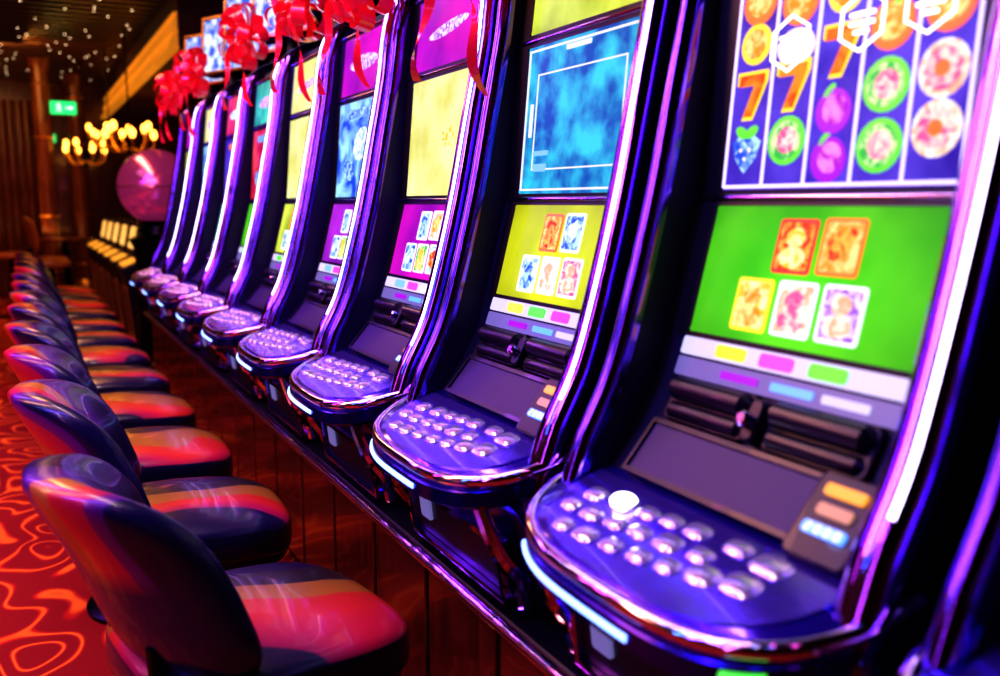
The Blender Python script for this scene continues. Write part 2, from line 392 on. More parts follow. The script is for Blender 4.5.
    for v, m_, w in ((.078, 'orange', .058), (.052, 'cream', .05), (.026, 'bluel', .062)):
        bm = bmesh.new(); up(bm, F_pan, rr(.185, v, w, .015, .004), .018, .024); lw = B('lit_window', bm, M[m_], ba)
        if m_ == 'bluel':
            bm = bmesh.new()
            for q in range(4):      # four small lit digits
                u0 = .185-.021+q*.014
                if q == 0: segs = [(0, .004, .005, .0012), (.0, 0, .005, .0012), (0, -.004, .005, .0012), (.0022, .002, .0012, .004), (-.0022, -.002, .0012, .004)]
                else: segs = [(0, .004, .005, .0012), (.0, 0, .005, .0012), (0, -.004, .005, .0012), (.0022, 0, .0012, .008), (-.0022, 0, .0012, .008)]
                for a, b, w_, h_ in segs: up(bm, F_pan, rr(u0+a*1.4, v+b*1.3, w_*1.6, h_*1.3, .0003, 1), .024, .025)
            B('digits', bm, M['white'], ba)
    # ridged panels either side of the knob
    for u in (-.108, .098):
        bm = bmesh.new(); up(bm, F_pod, rr(u, F_pod.L/2, .175, F_pod.L*.98, .012), -.004, .008); pd = bev(B('speaker_panel', bm, M['pod'], t), .003)
        bm = bmesh.new(); tube(bm, [F_pod.P(u-.082, .050, .006), F_pod.P(u-.072, .051, .012), F_pod.P(u+.072, .051, .012), F_pod.P(u+.082, .050, .006)], [.006, .018, .018, .006], 12); B('top_ridge', bm, M['pod'], pd)
        bm = bmesh.new(); tube(bm, [F_pod.P(u-.082, .018, .003), F_pod.P(u-.072, .018, .004), F_pod.P(u+.072, .018, .004), F_pod.P(u+.082, .018, .003)], [.005, .014, .014, .005], 12); B('lower_ridge', bm, M['pod'], pd)
    bm = bmesh.new(); up(bm, F_pod, rr(-.005, .034, .026, .062, .010), .0, .022); kn = bev(B('lock_plate', bm, M['pod'], t), .004)
    bm = bmesh.new(); tube(bm, [F_pod.P(-.005, .03, .018), F_pod.P(-.005, .03, .038), F_pod.P(-.005, .03, .042)], [.011, .011, .007], 14); B('lock_knob', bm, M['chrome2'], kn)
    # bezels
    for F, w in ((F_low, .47), (F_main, .50), (F_top, .50)):
        bm = bmesh.new(); h = F.L; frame(bm, F, 0, h/2, w, h+.014, (w-.405)/2, -.012, .004, th=.008)
        B('screen_bezel', bm, M['bezel'], t)
    for x, z, r in ((.960, 1.258, .005), (.992, 1.59, .005), (1.018, 1.80, .006)):
        bm = bmesh.new(); tube(bm, [(x, y, z) for y in (-.24, -.1, .1, .24)], r, 10); B('chrome_divider', bm, M['chrome2'], t)
    # lower front
    F_b = Fr((.752, .55), (.735, .69))
    bm = bmesh.new(); up(bm, F_b, rr(0, .06, .40, .10, .012), 0, .03); lf = bev(B('cash_tray', bm, M['pod'], t), .004)
    bm = bmesh.new(); frame(bm, F_b, 0, .06, .42, .12, .012, .02, .042); B('tray_frame', bm, M['chrome'], lf)
    bm = bmesh.new(); up(bm, F_b, rr(-.14, .075, .05, .05, .006), .03, .036); B('tray_light', bm, M['grey'], lf)
    for s in (-1, 1):
        bm = bmesh.new(); tube(bm, crom([(.655, s*.225, .74), (.68, s*.24, .66), (.72, s*.245, .60), (.735, s*.24, .55)], 5), .014, 8); B('chrome_bracket', bm, M['chrome3'], t)
    # sign on top
    R = Matrix.Rotation(math.radians(24), 4, 'Z')
    def rs(bm): bmesh.ops.rotate(bm, verts=bm.verts, cent=(1.14, 0, 0), matrix=R); return bm
    bm = bmesh.new(); box(bm, 1.12, 1.18, -.05, .05, 1.875, 1.99); B('sign_post', bm, M['black'], t)
    F_s = Fr((1.08, 1.985), (1.11, 2.31))
    bm = bmesh.new(); up(bm, F_s, rr(0, .165, .46, .34, .03), -.07, 0); sb = B('sign_box', rs(bm), M['black'], t)
    bm = bmesh.new(); frame(bm, F_s, 0, .165, .45, .33, .018, -.002, .012); bev(B('sign_frame', rs(bm), M['gold'], sb))
    bm = bmesh.new(); up(bm, F_s, rr(0, .165, .41, .29, .01), 0, .005); B('sign_face', rs(bm), M['signface'], sb)
    return t
M['chrome3'] = mat('chrome_bright', (.75, .58, 1.), .08, 1., noise=.03, bump=.12, bscale=10)
M['side2'] = mat('lip_indigo', (.04, .015, .30), .16, .9, bump=.1, bscale=12)
M['signface'] = scr('sign_art', (.04, .10, .6), (.75, .85, 1.), 1.1, 14, 2, .4, .6)

def stripe_info(t, a, b, c):
    bm = bmesh.new(); up(bm, F_info, rr(0, .049, .42, .028, .004), 0, .005); up(bm, F_info, rr(0, .016, .42, .030, .004), 0, .005, 1)
    s = B('info_strip', bm, [M['strip'], M['grey']], t)
    for u, m_ in ((-.10, a), (-.01, b), (.08, c)):
        bm = bmesh.new(); up(bm, F_info, rr(u, .049, .062, .020, .006), .004, .008); B('strip_label', bm, M[m_], s)
    for u, m_ in ((-.07, 'purple'), (.03, 'bluel'), (.12, 'strip')):
        bm = bmesh.new(); up(bm, F_info, rr(u, .016, .075, .012, .003), .004, .007); B('strip_label', bm, M[m_], s)
M['strip'] = glow('strip_pale', (.62, .62, .9), .8)
def art(n_, a, b, s=60): M[n_] = scr(n_, a, b, .95, s, 2, .4, .6, 1.)
art('a_fire', (.8, .03, .01), (1., .5, .08)); art('a_gold', (1., .30, .02), (1., .75, .3)); art('a_sun', (1., .55, .05), (1., .95, .5)); art('a_rose', (.9, .12, .35), (1., .75, .65))
art('a_lilac', (.35, .12, .8), (1., .8, 1.)); art('a_sea', (.02, .1, .7), (.5, .8, 1.)); art('a_face', (.9, .45, .3), (1., .95, .85)); art('a_sky', (.3, .55, 1.), (1., 1., 1.)); art('a_leaf', (.05, .5, .1), (.8, 1., .5))
art('a_seven', (.95, .05, .0), (1., .30, .02), 20)
def tile(par, F, u, v, w, h, mb, mi_, mf, shape):
    bm = bmesh.new(); up(bm, F, rr(u, v, w, h, .006), .003, .0045, 0); up(bm, F, rr(u, v, w*.84, h*.86, .004), .0044, .0055, 1)
    if shape == 0: up(bm, F, el(u, v+.012, w*.24, w*.20), .0054, .0065, 2); up(bm, F, el(u, v-.016, w*.33, h*.20), .0054, .0064, 2)
    elif shape == 1: up(bm, F, el(u-.004, v, w*.30, h*.24, rot=.5), .0054, .0065, 2); up(bm, F, el(u+.012, v+.016, w*.16, h*.12), .0054, .0066, 2)
    else:
        for q in range(5): up(bm, F, el(u+w*.2*math.cos(q*1.257), v+w*.2*math.sin(q*1.257), w*.15, w*.15, 10), .0054, .0065, 2)
    B('game_tile', bm, [M[mb], M[mi_], M[mf]], par)
TL = [(-.028, .142), (.052, .144), (-.084, .054), (-.004, .055), (.076, .056)]
def screens(t, c, tiles, info, detail=True):
    bm = bmesh.new(); up(bm, F_low, rr(0, F_low.L/2, .41, F_low.L, .008), -.004, .003); lo = B('lower_screen', bm, c['low'], t)
    bm = bmesh.new(); up(bm, F_main, rr(0, F_main.L/2, .41, F_main.L, .008), -.004, .003); mn = B('main_screen', bm, c['main'], t)
    bm = bmesh.new(); up(bm, F_top, rr(0, F_top.L/2, .41, F_top.L, .008), -.004, .003); tp = B('top_screen', bm, c['top'], t)
    for k, (u, v) in enumerate(TL):
        a = tiles[k % len(tiles)]; tile(lo, F_low, u, v, .070, .078, a[0], a[1], a[2], a[3])
    stripe_info(t, *info)
    return lo, mn, tp

def seven(F, bm, u, v, s):
    P = [(-.5, .6), (.5, .6), (.5, .35), (.1, -.6), (-.25, -.6), (.12, .28), (-.5, .28)]
    up(bm, F, [(u+x*s*1.2, v+y*s*1.15) for x, y in P], .003, .0045, 0); up(bm, F, [(u+x*s*.98, v+y*s*.98) for x, y in P], .0044, .006, 1)
def reels(mn):
    F = F_main
    for k in range(5):
        u = -.16+k*.08; bm = bmesh.new(); up(bm, F, rr(u, .15, .074, .285, .004), .002, .003); B('reel', bm, M['reelbg'], mn)
    bm = bmesh.new()
    for k in range(6): up(bm, F, rr(-.20+k*.08, .155, .0035, .30, .001), .003, .006)
    up(bm, F, rr(0, .006, .40, .005, .001), .003, .006); up(bm, F, rr(0, .302, .40, .005, .001), .003, .006); B('reel_frame', bm, M['lilacline'], mn)
    cols = [[('berry', .060), ('seven', .140), ('coin', .215), ('orange', .275)], [('melon', .070), ('seven', .146), ('flash', .2), ('orange', .262)],
            [('plum2', .040), ('plum', .104), ('seven', .184), ('coin', .262)], [('melon', .054), ('melon', .130), ('orange', .205), ('ring', .270)], [('ring', .070), ('ring', .140), ('orange', .215), ('orange', .280)]]
    for c in range(5):
        u = -.16+c*.08
        for kd, v in cols[c]:
            bm = bmesh.new()
            if kd == 'seven': seven(F, bm, u, v, .052); ms = ['yellow', 'a_seven']
            elif kd in ('plum', 'plum2'):
                up(bm, F, el(u, v, .030, .031, rot=.5), .003, .005, 0); up(bm, F, el(u+.003, v+.002, .020, .021), .005, .006, 1); up(bm, F, el(u-.01, v+.028, .012, .005, rot=.8), .003, .005, 2); ms = ['purple', 'a_plum', 'green']
            elif kd == 'melon':
                up(bm, F, el(u, v, .035, .035), .003, .005, 0); up(bm, F, el(u, v, .028, .028), .005, .006, 1); up(bm, F, el(u+.003, v, .019, .019), .006, .007, 2); ms = ['green', 'a_leaf', 'a_rose']
            elif kd == 'orange':
                up(bm, F, el(u, v, .033, .033), .003, .005, 0); up(bm, F, el(u, v+.003, .024, .024), .005, .006, 1); up(bm, F, el(u+.01, v+.03, .012, .005, rot=.6), .003, .006, 2); ms = ['orangeS', 'a_gold', 'green']
            elif kd == 'berry':
                up(bm, F, [(u-.029, v+.012), (u-.020, v-.014), (u, v-.034), (u+.020, v-.014), (u+.029, v+.012), (u+.013, v+.022), (u-.013, v+.022)], .003, .005, 0)
                up(bm, F, el(u-.01, v+.026, .014, .008, rot=-.5), .005, .006, 1); up(bm, F, el(u+.01, v+.026, .014, .008, rot=.5), .005, .006, 1)
                for q, w in ((-.009, 0), (.009, 0), (0, -.013)): up(bm, F, el(u+q, v+w, .003, .003, 8), .005, .006, 2)
                ms = ['a_sea', 'green', 'white']
            elif kd == 'ring':
                up(bm, F, el(u, v, .034, .035), .003, .005, 0); up(bm, F, el(u, v, .026, .026), .005, .006, 1); up(bm, F, el(u, v, .010, .010), .006, .007, 2); ms = ['a_face', 'a_rose', 'orangeS']
            elif kd == 'flash':
                up(bm, F, el(u, v, .034, .026), .003, .005, 0); up(bm, F, el(u, v, .024, .020), .005, .006, 1); ms = ['creamS', 'wglow']
            else:
                up(bm, F, el(u, v, .030, .030), .003, .005, 0); up(bm, F, el(u, v, .022, .022), .005, .006, 1); ms = ['yellow', 'a_gold']
            B('reel_symbol', bm, [M[x] for x in ms], mn)
    for u, v in ((-.088, .205), (.035, .215), (.135, .222)):     # white hexagon emblems
        bm = bmesh.new(); P = [(math.cos(PI/6+k*PI/3), math.sin(PI/6+k*PI/3)) for k in range(6)]
        for k in range(6):
            a, b = P[k], P[(k+1) % 6]
            up(bm, F, [(u+a[0]*.040, v+a[1]*.040), (u+b[0]*.040, v+b[1]*.040), (u+b[0]*.0365, v+b[1]*.0365), (u+a[0]*.0365, v+a[1]*.0365)], .008, .010)
        for q in (.009, -.003, -.014): up(bm, F, rr(u, v+q, .040 if q > -.01 else .024, .005, .002), .008, .010)
        B('hexagon_emblem', bm, M['wglow'], mn)
art('a_plum', (.45, .02, .6), (1., .3, .8), 30)
M['lilacline'] = glow('line_lilac', (.72, .62, 1.), 1.2)
M['wglow'] = glow('white_glow', (1., .97, 1.), 2.0)
M['reelbg'] = scr('reel_blue', (.03, .01, .38), (.18, .13, .90), 1.0, 12)
M['a_pale'] = glow('map_pale', (.75, .8, .7), .8)
LG = (.62, .24, 1.35, .62)
GREEN = scr('green_screen', (.03, .46, .0), (.16, .78, .02), .95, 4, grad=LG)
YEL = scr('yellow_screen', (.46, .52, .0), (.75, .80, .01), 1.0, 4, grad=LG)
MAG = scr('magenta_screen', (.30, .0, .40), (.70, .01, .55), .95, 4)
PUR = scr('purple_screen', (.22, .01, .4), (.5, .04, .7), .95, 5)
MAP = scr('blue_map_screen', (.0, .10, .42), (.05, .58, .78), .95, 14, 6, .38, .66, .1)
CRM = scr('cream_screen', (.66, .64, .16), (.86, .86, .42), .95, 7)
ICE = scr('ice_screen', (.01, .08, .65), (.4, .8, 1.), .95, 11, 4, .4, .62, .6)
DBL = scr('indigo_screen', (.04, .02, .35), (.15, .08, .75), .9, 6)
RED = scr('red_screen', (.5, .0, .05), (.9, .1, .12), .9, 9)
OLV = scr('olive_screen', (.35, .45, .01), (.75, .85, .12), .9, 6)
TEA = scr('teal_screen', (.0, .28, .25), (.1, .75, .6), .9, 7)
T1 = [('red', 'a_fire', 'a_sun', 0), ('orangeS', 'a_gold', 'a_fire', 1), ('yellow', 'a_sun', 'a_gold', 0), ('white', 'a_face', 'a_rose', 0), ('white', 'a_lilac', 'a_face', 0)]
T2 = [('orangeS', 'a_gold', 'a_fire', 0), ('white', 'a_sea', 'a_sky', 1), ('white', 'a_sky', 'a_sea', 0), ('creamS', 'white', 'a_face', 0), ('white', 'a_rose', 'a_face', 0)]
T3 = [('white', 'a_sky', 'a_sea', 0), ('white', 'a_face', 'a_gold', 1), ('white', 'a_sea', 'a_sky', 1), ('white', 'a_leaf', 'a_sun', 0), ('white', 'a_sky', 'a_fire', 2)]
Y0, DY = .887, .652
cfg = [
 (dict(low=PUR, main=DBL, top=MAG), T3, ('yellow', 'pink', 'green'), 'slot machine cut off by the right edge, only its console corner showing'),
 (dict(low=GREEN, main=DBL, top=DBL), T1, ('yellow', 'pink', 'green'), 'purple slot machine with fruit and sevens reels above a bright green screen'),
 (dict(low=YEL, main=MAP, top=OLV), T2, ('yellow', 'green', 'pink'), 'purple slot machine with a pale-framed blue map screen above a yellow screen'),
 (dict(low=MAG, main=CRM, top=MAG), T3, ('lblue', 'pink', 'white'), 'purple slot machine with a plain cream screen between two magenta screens'),
 (dict(low=PUR, main=ICE, top=MAG), T3, ('lblue', 'pink', 'yellow'), 'slot machine with an icy blue screen beneath a magenta top screen'),
 (dict(low=OLV, main=CRM, top=CRM), T2, ('green', 'yellow', 'pink'), 'slot machine with two cream upper screens above an olive yellow screen'),
 (dict(low=GREEN, main=RED, top=TEA), T1, ('green', 'pink', 'yellow'), 'slot machine with a red main screen above a green lower screen'),
 (dict(low=TEA, main=DBL, top=RED), T3, ('lblue', 'green', 'pink'), 'slot machine with an indigo main screen, third from the far end of the row'),
 (dict(low=MAG, main=ICE, top=CRM), T2, ('yellow', 'pink', 'green'), 'slot machine with a pale top screen over icy blue, second from the far end'),
 (dict(low=PUR, main=OLV, top=MAG), T3, ('lblue', 'pink', 'yellow'), 'last slot machine of the row, beside the copper pink globe'),
]
proto = make_machine(); roots = []
for i in range(len(cfg)):
    t = proto if i == len(cfg)-1 else copy_tree(proto)
    t.location = (1.08, Y0+(i-1)*DY, .53)
    roots.append(t)
for i, (t, (c, tl, info, lab)) in enumerate(zip(roots, cfg)):
    tag(t, lab, 'slot machine', 'row of slot machines')
    lo, mn, tp = screens(t, c, tl, info)
    if i == 1:
        reels(mn)
        bm = bmesh.new(); superell(bm, .020, .020, .012, 1, 1, lambda x, y, z: F_deck.P(-.122, .145, .010)+Vector((x, y, z)), 18, 10); B('lit_start_button', bm, M['buttonlit'], t)
        bm = bmesh.new(); p2 = []
        for k in range(55, 62):
            x, y = plan(PI*k/80, .219, .302, .81); p2.append((x, y, dz(x)-.036))
        tube(bm, p2, .010, 8); B('green_rim_light', bm, M['greenl'], t)
    elif i == 2:
        bm = bmesh.new(); frame(bm, F_main, 0, .155, .392, .295, .004, .003, .006); frame(bm, F_main, .005, .15, .32, .20, .003, .003, .005)
        up(bm, F_main, rr(-.172, .155, .012, .07, .003), .003, .005); up(bm, F_main, rr(.0, .29, .09, .010, .003), .006, .008); B('map_border', bm, M['a_pale'], mn)
        bm = bmesh.new(); up(bm, F_main, rr(-.12, .085, .06, .010, .004), .003, .006); up(bm, F_main, rr(-.12, .055, .05, .016, .004), .003, .006); B('map_legend', bm, M['lblue'], mn)
        bm = bmesh.new(); up(bm, F_top, rr(-.03, .09, .2, .05, .02), .003, .005); B('title_band', bm, M['green'], tp)
    elif i in (3, 5):
        bm = bmesh.new()
        for k in range(7): up(bm, F_main, el(.05+.026*math.cos(k*.9), .15+.024*math.sin(k*.9), .013, .006, rot=k*.9+.9), .003, .005)
        up(bm, F_main, el(.05, .15, .010, .010), .005, .006); B('scroll_emblem', bm, M['a_sun'], mn)
        bm = bmesh.new(); up(bm, F_top, el(.0, .095, .12, .016, rot=.1), .003, .005); B('title_band', bm, M['a_lilac'], tp)
    else:
        bm = bmesh.new(); up(bm, F_main, el(.03, .17, .07, .05, rot=.4), .003, .005, 0); up(bm, F_main, el(-.08, .09, .05, .035, rot=-.3), .003, .005, 1); up(bm, F_main, rr(.0, .27, .22, .03, .01), .003, .005, 1)
        B('screen_art', bm, [M['a_sky'] if i % 2 == 0 else M['a_leaf'], M['a_sea'] if i % 2 == 0 else M['a_fire']], mn)
        bm = bmesh.new(); up(bm, F_top, el(.0, .095, .13, .025), .003, .005); B('title_band', bm, M['a_lilac' if i % 2 == 0 else 'a_sky'], tp)

# ---------------------------------------------------------------- ribbon bows
def make_bow(seed):
    rnd = random.Random(seed); t = thing('ribbon_bow', '', 'bow')
    dirs = []
    for k in range(10): a = 2*PI*k/10; dirs.append(Vector((-.1, math.cos(a), math.sin(a))))
    for k in range(7): a = 2*PI*k/7+.3; dirs.append(Vector((-.75, .75*math.cos(a), .75*math.sin(a))))
    dirs.append(Vector((-1, .1, .1)))
    for d in dirs:
        d = (d+Vector([rnd.uniform(-.14, .14) for _ in range(3)])).normalized(); R = rnd.uniform(.12, .15)
        a = d.cross(Vector((1, .2, .1))).normalized() if abs(d.x) < .9 else Vector((0, .6, .8)).cross(d).normalized(); a = (Matrix.Rotation(rnd.uniform(-.7, .7), 3, d) @ a); b = d.cross(a)
        bm = bmesh.new(); prev = None
        for k in range(19):
            s = k/18; al = R*math.sin(PI*s)**.75; ac = .036*math.sin(2*PI*s); w = .004+.020*math.sin(PI*s)**.7
            p = d*al+a*ac; c = [bm.verts.new(p-b*w), bm.verts.new(p+b*w)]
            if prev: bm.faces.new((prev[0], prev[1], c[1], c[0]))
            prev = c
        build('loop', bm, M['ribbon'], t, sharp=3)
    bm = bmesh.new(); superell(bm, .03, .03, .03, 1, 1, lambda x, y, z: Vector((x-.02, y, z)), 12, 8); build('knot', bm, M['ribbon'], t)
    for s in (-1, 1):
        bm = bmesh.new(); prev = None; Lt = rnd.uniform(.28, .38)
        for k in range(19):
            q = k/18; p = Vector((-.06-.03*math.sin(q*3), s*(.02+.08*q)+.02*math.sin(q*9), -Lt*q)); w = .011
            ang = q*5*s; wv = Vector((math.sin(ang)*w, math.cos(ang)*w, 0)); c = [bm.verts.new(p-wv), bm.verts.new(p+wv)]
            if prev: bm.faces.new((prev[0], prev[1], c[1], c[0]))
            prev = c
        build('tail', bm, M['ribbon'], t, sharp=3)
    return t
protos = [make_bow(3), make_bow(11)]
bows = [(3, -.45, 1.80, .86, 'red ribbon bow peeking in at the top edge above the cream-screened slot machine'), (4, -.36, 1.86, .88, 'red ribbon bow on top of the slot machine with the icy blue screen'),
        (5, -.32, 1.93, .92, 'red ribbon bow on the slot machine with two cream screens'), (6, -.06, 1.96, .93, 'red ribbon bow on the slot machine with the red main screen'),
        (8, -.26, 1.94, .90, 'red ribbon bow on the slot machine second from the far end'), (9, .05, 1.94, .92, 'farthest red ribbon bow, on the last slot machine')]
for n_, (i, oy, z, x, lab) in enumerate(bows):
    b = protos[n_] if n_ < 2 else copy_tree(protos[n_ % 2])
    b.location = (x, Y0+(i-1)*DY+oy, z); b.rotation_euler = (0, 0, .35 if i < 8 else .1)
    tag(b, lab, 'bow', 'red bows on the slot machines')

# ---------------------------------------------------------------- chairs
def make_chair():
    t = thing('casino_chair', '', 'chair')
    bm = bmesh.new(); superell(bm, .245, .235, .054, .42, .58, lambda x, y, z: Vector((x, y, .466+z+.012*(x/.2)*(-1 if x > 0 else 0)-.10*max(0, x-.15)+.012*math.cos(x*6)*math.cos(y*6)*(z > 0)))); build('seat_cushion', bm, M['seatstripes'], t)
    bm = bmesh.new(); superell(bm, .235, .225, .05, .5, .60, lambda x, y, z: Vector((x, y, .420+z-.10*max(0, x-.15)))); build('seat_shell', bm, M['leather'], t)
    def fb(a, b, c):   # a across, b height, c thickness
        y = a*(1-.08*(b/.19)); zz = .655+b; x = -.235+c+.10*(a/.23)**2-.36*b-.05*(b/.19)**2*(b > 0)
        return Vector((x, y, zz))
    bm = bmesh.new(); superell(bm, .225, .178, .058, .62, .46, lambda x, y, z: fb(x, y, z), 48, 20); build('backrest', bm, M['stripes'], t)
    for s in (-1, 1):
        bm = bmesh.new(); tube(bm, crom([(-.05, s*.12, .40), (-.18, s*.12, .40), (-.21, s*.12, .44), (-.22, s*.12, .56)], 5), .014, 8); build('back_bracket', bm, M['black'], t)
    bm = bmesh.new(); lathe(bm, [(.055, .03), (.045, .06), (.032, .08), (.032, .34), (.06, .36), (.09, .385)], seg=20); build('pedestal', bm, M['black'], t)
    bm = bmesh.new(); lathe(bm, [(.20, 0), (.20, .012), (.18, .022), (.05, .04)], seg=32); build('base_plate', bm, M['black'], t)
    return t
ch = make_chair(); ords = ['nearest', 'second', 'third', 'fourth', 'fifth', 'sixth', 'seventh', 'eighth', 'ninth', 'tenth', 'eleventh', 'twelfth']
for i in range(12):
    c = ch if i == 0 else copy_tree(ch)
    c.location = (.325-(.03 if i > 1 else 0)-(.015 if i == 1 else 0)+random.uniform(-.006, .006), 1.63+.645*i, 0); c.rotation_euler = (0, 0, random.uniform(-.05, .06))
    if i == 0: c.rotation_euler.z = .17; c.location = (.335, 1.585, 0)
    tag(c, ('nearest striped red, gold and blue leather chair, in the bottom left foreground' if i == 0 else 'striped leather casino chair, %s from the camera along the machines' % ords[i]), 'chair', 'striped chairs along the slot machines')

# ---------------------------------------------------------------- far end of the room
g = thing('decorative_globe', 'large glossy copper pink globe beyond the last slot machine', 'globe', (.92, 7.3, 0))
bm = bmesh.new(); superell(bm, .28, .28, .28, 1, 1, lambda x, y, z: Vector((x, y, z+1.37)), 32, 20); build('sphere', bm, M['globe'], g)
bm = bmesh.new(); tube(bm, [(.281*math.cos(2*PI*k/32), .281*math.sin(2*PI*k/32), 1.37) for k in range(32)], .005, 8, True); build('equator_band', bm, M['gband'], g)
bm = bmesh.new(); lathe(bm, [(.26, 0), (.26, .04), (.2, .08), (.18, .9), (.22, .98), (.14, 1.02), (.12, 1.08), (.16, 1.12)]); build('stand', bm, M['black'], g)

def terminal(par):
    bm = bmesh.new(); prism(bm, [(-.2, -.24, 0), (-.26, -.24, .62), (-.30, -.24, .72), (-.12, -.24, .80), (-.06, -.24, 1.08), (.2, -.24, 1.08), (.2, -.24, 0)], (0, .48, 0)); bev(build('body', bm, M['pod'], par), .01)
    F = Fr((-.115, .82), (-.065, 1.06)); bm = bmesh.new(); up(bm, F, rr(0, .12, .40, .2, .01), 0, .008); build('screen', bm, M['tscreen'], par)
    F = Fr((-.30, .725), (-.125, .80)); bm = bmesh.new(); up(bm, F, rr(0, .09, .42, .12, .02), 0, .01); build('control_deck', bm, M['tdeck'], par)
    F = Fr((-.205, .08), (-.258, .6)); bm = bmesh.new(); frame(bm, F, 0, .27, .42, .45, .03, 0, .01); build('front_frame', bm, M['gold'], par)
M['tscreen'] = scr('terminal_art', (.9, .25, .02), (1., .75, .25), 1.1, 15)
M['tdeck'] = glow('terminal_deck', (1., .42, .05), .8)
tl = ['gold-lit betting terminal just past the copper pink globe', 'gold-lit betting terminal, second beyond the globe', 'gold-lit betting terminal, third beyond the globe', 'gold-lit betting terminal, fourth beyond the globe', 'gold-lit betting terminal, fifth beyond the globe', 'farthest gold-lit betting terminal by the back wall']
t0 = thing('betting_terminal', '', 'terminal'); terminal(t0)
for k in range(6):
    q = t0 if k == 0 else copy_tree(t0); q.location = (.98, 8.1+.8*k, 0); tag(q, tl[k], 'terminal', 'betting terminals beyond the globe')

def chandelier():
    t = thing('chandelier', '', 'chandelier')
    bm = bmesh.new(); tube(bm, [(0, 0, 0), (0, 0, 1.17)], .008, 8); lathe(bm, [(.01, -.14), (.05, -.09), (.03, -.03), (.06, .02), (.02, .1)], seg=16); build('stem', bm, M['black'], t)
    for k in range(8):
        a = 2*PI*k/8; c, s = math.cos(a), math.sin(a); dzv = .07*(k % 2)
        bm = bmesh.new(); tube(bm, crom([(0, 0, -.04), (.12*c, .12*s, -.10), (.21*c, .21*s, -.05+dzv), (.22*c, .22*s, .02+dzv)], 4), .009, 6); lathe(bm, [(.03, .015+dzv), (.03, .025+dzv)], (.22*c, .22*s), 10); am = build('arm', bm, M['gold'], t)
        bm = bmesh.new(); superell(bm, .032, .032, .048, 1, 1, lambda x, y, z: Vector((x+.22*c, y+.22*s, z+.072+dzv)), 10, 8); build('bulb', bm, M['bulb'], am)
    return t
cl = [(.99, 9.6, 1.84, 'nearer glowing gold chandelier with eight round bulbs, above the globe'), (.72, 11.8, 1.80, 'farthest glowing gold chandelier, nearest to the exit sign'), (.90, 10.7, 1.92, 'middle one of the three glowing gold chandeliers')]
c0 = chandelier()
for k, (x, y, z, lab) in enumerate(cl):
    q = c0 if k == 0 else copy_tree(c0); q.location = (x, y, z); q.rotation_euler.z = k*.3
    if k == 2: q.scale = (.9, .9, .9)
    tag(q, lab, 'chandelier', 'gold chandeliers')

ex = thing('exit_sign', 'glowing green exit sign with white running figure', 'sign', (.50, 11.4, 2.28))
bm = bmesh.new(); box(bm, -.17, .17, -.02, .02, -.09, .09); bev(build('sign_panel', bm, M['exit'], ex))
bm = bmesh.new()
def fp(pts): prism(bm, [(x, -.022, z) for x, z in pts], (0, -.004, 0))
fp([(-.06+.014*math.cos(a*PI/5), .055+.014*math.sin(a*PI/5)) for a in range(10)])
fp([(-.075, .036), (-.05, .036), (-.045, -.01), (-.068, -.01)]); fp([(-.065, -.005), (-.05, -.008), (-.028, -.03), (-.03, -.065), (-.042, -.065), (-.042, -.036)]); fp([(-.068, -.008), (-.055, -.012), (-.07, -.045), (-.10, -.055), (-.10, -.043), (-.08, -.036)])
fp([(-.052, .034), (-.02, .015), (-.024, .006), (-.052, .02)]); fp([(-.073, .034), (-.098, .012), (-.09, .006), (-.07, .02)])
fp([(.03, .012), (.09, .012), (.09, .035), (.135, 0), (.09, -.035), (.09, -.012), (.03, -.012)]); build('pictogram', bm, M['white'], ex)
for xx in (-.1, .1):
    bm = bmesh.new(); tube(bm, [(xx, 0, .09), (xx, 0, .72)], .006, 6); build('hanger', bm, M['black'], ex)
ex.scale = (.78, .78, .78); ex.location = (.50, 11.4, 2.30)
for ob in list(ex.children):
    if ob.name.startswith('hanger'): ob.scale = (1, 1, 1.26); ob.location.z = -.03
e2 = thing('emergency_light', 'small green emergency light hanging below and behind the exit sign', 'sign', (.40, 13.6, 2.10))
bm = bmesh.new(); box(bm, -.08, .08, -.02, .02, -.05, .05); bev(build('light_panel', bm, M['exit'], e2))
bm = bmesh.new(); tube(bm, [(0, 0, .04), (0, 0, .90)], .006, 6); build('hanger', bm, M['black'], e2)

for k, (x, y, lab) in enumerate(((.30, 11.9, 'brown wooden column with gold bands left of the exit sign'), (.72, 13.2, 'brown wooden column with gold bands right of the exit sign'))):
    t = thing('column', lab, 'column', (x, y, 0))
    bm = bmesh.new(); lathe(bm, [(.11, .25), (.095, .4), (.095, 2.7), (.12, 2.82), (.14, 2.88)], seg=20); build('shaft', bm, M['curtain'], t)
    bm = bmesh.new(); lathe(bm, [(.16, 0), (.16, .15), (.13, .25)], seg=20); build('base', bm, M['gold'], t)
    for z in (.45, 1.1, 2.0, 2.6):
        bm = bmesh.new(); tube(bm, [(.1*math.cos(2*PI*q/20), .1*math.sin(2*PI*q/20), z) for q in range(20)], .010, 6, True); build('gold_band', bm, M['gold'], t)
for k, (x0, x1) in enumerate(((-2.6, -.7), (-.65, .25))):
    bm = bmesh.new(); n = int((x1-x0)*40); prev = None
    for q in range(n+1):
        x = x0+(x1-x0)*q/n; y = 13.85+.05*math.sin(x*32)
        c = [bm.verts.new((x, y, .02)), bm.verts.new((x, y, 2.6))]
        if prev: bm.faces.new((prev[0], c[0], c[1], prev[1]))
        prev = c
    o = build('curtain', bm, M['curtain'], sharp=3); tag(o, ('wide brown pleated curtain on the left part of the back wall', 'narrow brown pleated curtain on the back wall behind the column')[k], 'curtain')

